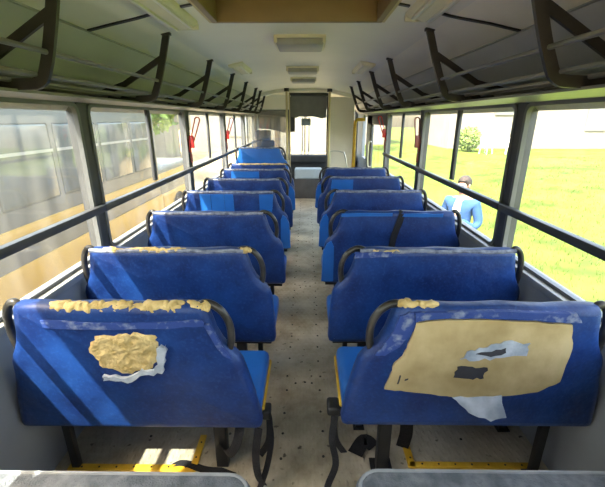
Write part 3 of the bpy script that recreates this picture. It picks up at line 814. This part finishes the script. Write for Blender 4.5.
# inverted-U handrail by the partition
t = thing('handrail', 'steel inverted-U handrail in front of the cream bulkhead panel', 'handrail', (.405, 6.62, 0))
q = MB(); q.tube(crv([(0, 0, 0), (0, 0, .5), (0, 0, .96), (.03, 0, 1.03), (.20, 0, 1.02), (.255, 0, .97), (.30, 0, .75), (.315, 0, .5), (.32, 0, 0)], 6), .013, 10); q.build('rail', M['steel'], t)
for x in (0, .32):
    q = MB(); q.cyl((x, 0, 0), (x, 0, .012), .035, 12); q.build('flange', M['steel'], t)
# yellow entrance grab rail
t = thing('entrance_rail', 'yellow bent grab rail at the entrance step beside the cream panel', 'grab rail', (.925, YK-.02, 0))
q = MB(); q.tube(crv([(0, 0, 0), (0, 0, .4), (0, 0, .9), (0, 0, 1.42), (.008, 0, 1.51), (.04, 0, 1.545), (.12, 0, 1.55), (.19, .0, 1.55)], 6), .030, 12); q.build('rail', M['yellow'], t)
q = MB(); q.cyl((0, 0, 0), (0, 0, .015), .045, 12); q.build('flange', M['yellow'], t)
# entrance door in the right wall
d = tag(empty('door_1', (WR+.02, 6.45, 0)), kind='structure')
for (a, b_) in ((-.855, .855),):
    q = MB()
    q.box(-.02, .02, a, a+.07, -.32, 1.62, .006); q.box(-.02, .02, .38, b_, -.32, 1.62, .006)
    q.box(-.02, .02, a, b_, 1.47, 1.62, .006); q.box(-.02, .02, a, b_, -.32, -.18, .006); q.box(-.018, .018, a, b_, .30, .36, .004)
    lf = q.build('door_leaf', M['door_grey'], d)
    q = MB(); q.box(-.003, .003, a+.07, .38, -.18, 1.47); q.build('pane', M['glass_r'], lf, 0)
    q = MB(); q.tube(crv([(-.02, .30, .75), (-.07, .30, .78), (-.07, .30, 1.15), (-.02, .30, 1.18)], 4), .012, 8); q.build('door_handle', M['steel'], d)
q = MB(); q.box(-.03, .03, -.86, .86, ZH-.02, ZH+.03); q.build('door_head', M['dark_frame'], d)
# small red lamp above the door
t = thing('warning_lamp', 'small red lamp on the header above the entrance door', 'lamp', (WR-.004, 6.05, 1.74))
q = MB(); q.box(-.02, 0, -.06, .06, -.02, .02, .006); q.build('lamp_base', M['steel'], t)
q = MB(); q.box(-.045, -.02, -.05, .05, -.016, .016, .008); q.build('lamp_lens', M['red'], t)

# ------------------------------------------------------------------ outside
GZ = -.90
def gz(x, y): return GZ + .56*max(0.0, min(1.0, (max(x-4.5, 0)*.6 + max(y-9, 0))/15))
q = MB(); gx = [1.9+i*1.5 for i in range(30)]; gy = [-40, -20] + [i*1.5 for i in range(34)] + [90]
GV = [[q.bm.verts.new((x, y, gz(x, y))) for x in gx] for y in gy]
for j in range(len(gy)-1):
    for i in range(len(gx)-1): q.bm.faces.new((GV[j][i], GV[j][i+1], GV[j+1][i+1], GV[j+1][i]))
structure('ground_lawn', q, M['grass'], smooth=60)
q = MB(); q.box(-90, 1.9, -40, 90, GZ-.3, GZ-.01); structure('ground_yard', q, M['dirt'], smooth=0)
# grass tufts
q = MB(); bm = q.bm
for i in range(9000):
    r_ = random.random()**1.6
    x = 2.0 + r_*16; y = random.uniform(.5, 9) + r_*22*random.random()
    g0 = gz(x, y)-.02; hgt = random.uniform(.05, .13)
    if (x-2.1)**2+(y-4.95)**2 < .4 or (x > 8.4 and y > 20): continue
    a = random.uniform(0, 6.28); w = .008+.012*r_
    dx, dy = math.cos(a)*w, math.sin(a)*w; lx, ly = random.uniform(-.05, .05), random.uniform(-.05, .05)
    bm.faces.new([bm.verts.new(p) for p in ((x-dx, y-dy, g0), (x+dx, y+dy, g0), (x+lx, y+ly, g0+hgt))])
o = q.build('grass_blades', M['grass'], None, 0); tag(o, 'short bright grass blades on the lawn', 'grass', kind='stuff')

# parked bonneted coach alongside
t = thing('parked_coach', 'grey coach with yellow stripes parked close outside the dusty windows', 'coach', (-2.8, 0, GZ))
X0, X1 = -2.3, 0.0
q = MB(); q.box(X0, X1-.03, -4.5, 7.15, .45, 2.78, .08, 4); q.build('body', M['van_grey'], t)
q = MB(); q.box(X0+.3, X1-.06, 7.10, 8.95, .5, 1.60, .12, 5); q.build('hood', M['van_grey'], t)
q = MB(); q.box(X1-.22, X1-.02, 7.2, 8.6, .45, 1.05, .08, 4); q.build('fender', M['van_yellow'], t)
q = MB(); q.box(X1-.05, X1-.012, -4.45, 7.12, 1.34, 1.45, .006); q.build('stripe', M['van_yellow'], t)
q = MB(); q.box(X1-.09, X1-.045, 7.15, 8.8, 1.34, 1.45, .006); q.build('stripe', M['van_yellow'], t)
q = MB(); q.box(X1-.05, X1-.012, -4.45, 7.12, .62, 1.07, .006); q.build('stripe', M['van_yellow'], t)
for i in range(12):
    y = -4.2 + i*.94
    q = MB(); q.box(X1-.05, X1-.018, y, y+.86, 1.62, 2.42, .03, 3); pn = q.build('window', M['van_glass'], t)
    q = MB(); q.box(X1-.02, X1-.008, y, y+.86, 2.12, 2.15); q.build('window_rail', M['alu'], pn)
for y in (-2.6, 8.05):
    q = MB(); q.cyl((X1-.30, y, .48), (X1-.02, y, .48), .48, 28); w_ = q.build('wheel', M['tyre'], t)
    q = MB(); q.cyl((X1-.04, y, .48), (X1-.01, y, .48), .26, 20); q.build('hub', M['van_grey'], w_)
q = MB(); q.box(X0+.2, X1-.25, 7.14, 7.18, 1.62, 2.5, .03); q.build('windscreen', M['van_glass'], t)

# far houses
def house(name, label, x0, x1, y0, y1, h, face, wins, m='white_wall'):
    t = thing(name, label, 'house', ((x0+x1)/2, (y0+y1)/2, GZ if x1 < 8 else -.35))
    cx, cy = (x0+x1)/2, (y0+y1)/2
    q = MB(); q.box(x0-cx, x1-cx, y0-cy, y1-cy, 0, h); q.build('wall', M[m], t)
    q = MB(); q.box(x0-cx-.5, x1-cx+.5, y0-cy-.5, y1-cy+.5, h, h+.22, .02)
    a, b_, c_, d_ = (x0-cx-.5, x1-cx+.5, y0-cy-.5, y1-cy+.5)
    v = [q.bm.verts.new(p) for p in ((a, c_, h+.2), (b_, c_, h+.2), (b_, d_, h+.2), (a, d_, h+.2), (a*.3, c_*.5, h+1.3), (b_*.3, c_*.5, h+1.3), (b_*.3, d_*.5, h+1.3), (a*.3, d_*.5, h+1.3))]
    for ids in ((0, 1, 5, 4), (1, 2, 6, 5), (2, 3, 7, 6), (3, 0, 4, 7), (4, 5, 6, 7)): q.bm.faces.new([v[i] for i in ids])
    q.build('roof', M['grey_roof'], t, 20)
    for w in wins:
        q = MB()
        if face == 'x': q.box(x0-cx-.05, x0-cx+.02, w[0]-cy, w[1]-cy, w[2], w[3], .01)
        else: q.box(w[0]-cx, w[1]-cx, y0-cy-.05, y0-cy+.02, w[2], w[3], .01)
        wi = q.build('window', M['win_dark'], t)
        q = MB()
        if face == 'x': q.bar([(x0-cx-.06, w[0]-cy, w[2]), (x0-cx-.06, w[1]-cy, w[2]), (x0-cx-.06, w[1]-cy, w[3]), (x0-cx-.06, w[0]-cy, w[3])], .08, .05, (1, 0, 0), True)
        else: q.bar([(w[0]-cx, y0-cy-.06, w[2]), (w[1]-cx, y0-cy-.06, w[2]), (w[1]-cx, y0-cy-.06, w[3]), (w[0]-cx, y0-cy-.06, w[3])], .08, .05, (0, 1, 0), True)
        q.build('window_frame', M['white_wall'], wi)
    return t
house('house', 'long white house with grey windows across the lawn', 9.5, 24, 26, 34, 4.2, 'y', [(10.2, 12.0, 2.5, 3.7), (12.4, 14.6, 2.2, 3.7), (18.5, 20.5, 1.2, 3.4)])
house('outbuilding', 'cream flat-fronted building seen through the windscreen', -9, 6, 30, 36, 4.5, 'y', [(-6, -4.5, 1.2, 2.6), (2.5, 4.0, 1.2, 2.6)])
house('outbuilding', 'pale low building across the yard beyond the parked coach', -16, -9, 17, 27, 3.6, 'y', [(-14, -12.8, 1.1, 2.3)])

def chair(x, y, rz, label):
    t = thing('garden_chair', label, 'chair', (x, y, gz(x, y)), rz, 'white garden chairs by the house')
    q = MB(); q.box(-.25, .25, -.25, .25, .40, .44, .012); q.build('seat', M['chair_white'], t)
    q = MB(); q.box(-.25, .25, .22, .26, .44, .92, .012); q.build('backrest', M['chair_white'], t)
    for a in (-.22, .22):
        for b_ in (-.22, .22):
            q = MB(); q.tube([(a, b_, .41), (a*1.1, b_*1.1, 0)], .02, 8); q.build('leg', M['chair_white'], t)
        q = MB(); q.bar([(a*1.15, -.24, .44), (a*1.15, -.24, .64), (a*1.15, .24, .66)], .04, .03, (1, 0, 0)); q.build('armrest', M['chair_white'], t)
chair(10.3, 22.0, .5, 'white garden chair on the lawn beside the bush')
chair(11.5, 21.6, -.4, 'white garden chair on the lawn, second along from the bush')

def foliage(c, rx, ry, rz, n_, sz, mb):
    for _ in range(n_):
        while True:
            p = Vector((random.uniform(-1, 1), random.uniform(-1, 1), random.uniform(-1, 1)))
            if .45 < p.length < 1: break
        p = Vector((c[0]+p.x*rx, c[1]+p.y*ry, c[2]+p.z*rz))
        a = Vector((random.gauss(0, 1), random.gauss(0, 1), random.gauss(0, 1))).normalized(); b_ = a.orthogonal().normalized(); s_ = sz*random.uniform(.6, 1.4)
        mb.bm.faces.new([mb.bm.verts.new(p+v) for v in (a*s_, b_*s_*.6, -a*s_, -b_*s_*.6)])
def tree(x, y, h, r, m, label):
    t = thing('tree', label, 'tree', (x, y, gz(x, y) if x > 1.9 else GZ))
    q = MB(); q.tube(crv([(0, 0, 0), (.08, 0, h*.3), (-.05, .05, h*.6), (0, 0, h*.8)], 4), .16, 10, radii=None); q.build('trunk', M['bark'], t)
    q = MB()
    for a in range(5): q.tube([(0, 0, h*.4), (math.cos(a*1.3)*r*.6, math.sin(a*1.3)*r*.6, h*.7)], .05, 7)
    q.build('branches', M['bark'], t)
    q = MB(); foliage((0, 0, h*.72), r, r, h*.34, 1500, .17, q); q.build('foliage', M[m], t, 0)
tree(-1.6, 20, 6.0, 2.3, 'leaf', 'olive-yellow tree standing ahead of the windscreen on the driver side')
tree(2.8, 24, 5.5, 2.0, 'leaf', 'olive-yellow tree seen behind the entrance door')
tree(-6.5, 15, 4.8, 2.0, 'leaf2', 'green tree beyond the bonnet of the parked coach')
t = thing('bush', 'rounded green bush in front of the white house', 'bush', (9.9, 23.6, gz(9.9, 23.6)))
q = MB(); foliage((0, 0, .75), .75, .7, .75, 900, .10, q); q.build('foliage', M['leaf2'], t, 0)
q = MB(); q.tube([(0, 0, 0), (.05, 0, .5)], .05, 8); q.build('stem', M['bark'], t)

# ------------------------------------------------------------------ person outside
def skin_mesh(name, verts, edges, m, parent, levels=2):
    me = bpy.data.meshes.new(name); me.from_pydata([v[:3] for v in verts], edges, [])
    o = bpy.data.objects.new(name, me); link(o, parent)
    md = o.modifiers.new('skin', 'SKIN'); md.use_smooth_shade = True
    sub = o.modifiers.new('sub', 'SUBSURF'); sub.levels = levels; sub.render_levels = levels
    for i, v in enumerate(verts):
        rx = v[3]; ry = v[4] if len(v) > 4 else rx
        me.skin_vertices[0].data[i].radius = (rx, ry)
        me.skin_vertices[0].data[i].use_root = (i == 0)
    me.materials.append(m); return o

pr = thing('person', 'person in blue jacket standing on the grass outside, hands raised at chest', 'person', (2.14, 5.05, GZ), R(-48))
# local frame: faces -Y, z up
BV = [(0, .01, .95, .13, .10), (0, .005, 1.10, .125, .095), (0, 0, 1.27, .15, .10), (0, .005, 1.39, .12, .085), (0, .0, 1.455, .052, .055), (0, -.012, 1.51, .050, .055), (0, -.018, 1.575, .074, .092), (0, -.012, 1.66, .066, .085)]
BE = [(i, i+1) for i in range(7)]
for sx in (-1, 1):
    i = len(BV)
    BV += [(sx*.185, .01, 1.375, .058), (sx*.255, .03, 1.12, .042), (sx*.225, -.06, 1.06, .037), (sx*.10, -.24, 1.19, .026), (sx*.072, -.28, 1.215, .024, .03)]
    BE += [(3, i), (i, i+1), (i+1, i+2), (i+2, i+3), (i+3, i+4)]
    i = len(BV)
    BV += [(sx*.09, .01, .88, .088), (sx*.10, -.005, .50, .058), (sx*.105, .02, .28, .052), (sx*.11, .02, .09, .038), (sx*.115, -.05, .05, .038), (sx*.12, -.14, .035, .03)]
    BE += [(0, i)] + [(i+j, i+j+1) for j in range(5)]
    # hand: four unequal bent fingers and a thumb rooted in the palm
    hp = Vector((sx*.072, -.28, 1.215)); dr = Vector((-sx*.45, -.55, .35)).normalized()
    side = Vector((0, .25, -1)).normalized(); cu = Vector((-sx*.5, .75, 0))
    for f_, L in enumerate((.070, .078, .072, .056)):
        b0 = len(BV); st = hp + side*(-.026+.018*f_)
        p1 = st+dr*.035; p2 = p1+dr*L*.5; p3 = p2+(dr*.5+cu*.6).normalized()*L*.45
        BV += [(*p1, .0095), (*p2, .0085), (*p3, .0075)]; BE += [(b0-0, b0+1), (b0+1, b0+2)]
        BE.append((i-1, b0))
    b0 = len(BV); st = hp - side*.03
    BV += [(*(st+dr*.005-side*.008), .0105), (*(st+dr*.035-side*.022), .009), (*(st+dr*.06-side*.018), .008)]
    BE += [(i-1, b0), (b0, b0+1), (b0+1, b0+2)]
skin_mesh('body', BV, BE, M['skin'], pr, 1)
JV = [(0, .01, .90, .165, .125), (0, .005, 1.06, .155, .122), (0, 0, 1.25, .175, .125), (0, .005, 1.37, .150, .105), (0, .008, 1.435, .075, .07)]
JE = [(i, i+1) for i in range(4)]
for sx in (-1, 1):
    i = len(JV)
    JV += [(sx*.19, .01, 1.37, .078), (sx*.262, .03, 1.115, .064), (sx*.232, -.06, 1.055, .058), (sx*.115, -.225, 1.178, .042)]
    JE += [(3, i), (i, i+1), (i+1, i+2), (i+2, i+3)]
skin_mesh('jacket', JV, JE, M['jacket'], pr)
TV = [(0, .01, .96, .145, .115)]
TE = []
for sx in (-1, 1):
    i = len(TV); TV += [(sx*.09, .01, .86, .104), (sx*.10, -.003, .50, .076), (sx*.107, .02, .10, .062)]; TE += [(0, i), (i, i+1), (i+1, i+2)]
skin_mesh('trousers', TV, TE, M['trousers'], pr)
for sx in (-1, 1):
    q = MB(); q.box(sx*.115-.045, sx*.115+.045, -.20, .07, 0, .085, .035, 4); q.build('shoe', M['shoe'], pr)
q = MB(); slab(q, [Vector(p) for p in ((-.045, 1.10), (.045, 1.10), (.05, 1.30), (.035, 1.42), (-.035, 1.42), (-.05, 1.30))], [(0, 0), (0, -.02)], lambda u, w, d: (u, -.118+d-(.0 if w < 1.3 else -(w-1.3)*.4), w)); q.build('shirt', M['shirt'], pr, 30)
# head details
q = MB(); q.ball((0, .018, 1.645), .088, .105, .095, 16)
for v in list(q.bm.verts):
    if v.co.y < -.03 and v.co.z < 1.665: v.co.y = max(v.co.y, -.035)
    if v.co.z < 1.60 and v.co.y < .02: v.co.y = .02
q.build('hair', M['hair'], pr, 60)
for sx in (-1, 1):
    q = MB(); q.ball((sx*.03, -.088, 1.625), .012, .008, .007, 8); q.build('eye', M['eye'], pr)
    q = MB(); q.ball((sx*.078, -.005, 1.605), .012, .022, .032, 10); q.build('ear', M['skin'], pr)
q = MB(); q.ball((0, -.105, 1.60), .013, .02, .026, 10); q.build('nose', M['skin'], pr)
q = MB(); q.ball((0, -.096, 1.553), .024, .008, .006, 10); q.build('mouth', M['red_dull'], pr)

# ------------------------------------------------------------------ light, sky, camera
w = bpy.data.worlds.new('sky'); scn.world = w; w.use_nodes = True
nt = w.node_tree; nt.nodes.clear()
out = nt.nodes.new('ShaderNodeOutputWorld'); bg = nt.nodes.new('ShaderNodeBackground')
sky = nt.nodes.new('ShaderNodeTexSky'); sky.sky_type = 'NISHITA'; sky.sun_disc = False
sky.sun_elevation = R(62); sky.sun_rotation = R(230); sky.air_density = 1.2; sky.dust_density = 4.0; sky.ozone_density = 1.0
hz = nt.nodes.new('ShaderNodeMix'); hz.data_type = 'RGBA'; hz.blend_type = 'MULTIPLY'; hz.inputs[0].default_value = 1
hz.inputs[7].default_value = (1.08, 1.0, .86, 1)       # dusty, warm sky light
nt.links.new(sky.outputs[0], hz.inputs[6]); nt.links.new(hz.outputs[2], bg.inputs[0]); bg.inputs[1].default_value = .8
nt.links.new(bg.outputs[0], out.inputs[0])
sd = bpy.data.lights.new('sun', 'SUN'); sd.energy = 8.5; sd.angle = R(.7); sd.color = (1, .95, .84)
so = bpy.data.objects.new('sun', sd); link(so)
so.rotation_euler = Vector((.42, .60, -.98)).to_track_quat('-Z', 'Y').to_euler()

cam = bpy.data.cameras.new('camera'); co = bpy.data.objects.new('camera', cam); link(co)
cam.sensor_width = 36; cam.sensor_fit = 'HORIZONTAL'; cam.lens = 370*36/605; cam.clip_start = .02; cam.clip_end = 400
co.location = (0, 0, 1.56); co.rotation_euler = (R(90-18.597), 0, R(.660))
scn.camera = co
scn.view_settings.view_transform = 'Standard'; scn.view_settings.look = 'None'
scn.view_settings.gamma = 1; scn.view_settings.use_curve_mapping = False
scn.view_settings.exposure = 1.4
scn.cycles.use_denoising = True
scn.cycles.max_bounces = 12; scn.cycles.diffuse_bounces = 6; scn.cycles.transparent_max_bounces = 16
scn.cycles.sample_clamp_indirect = 6
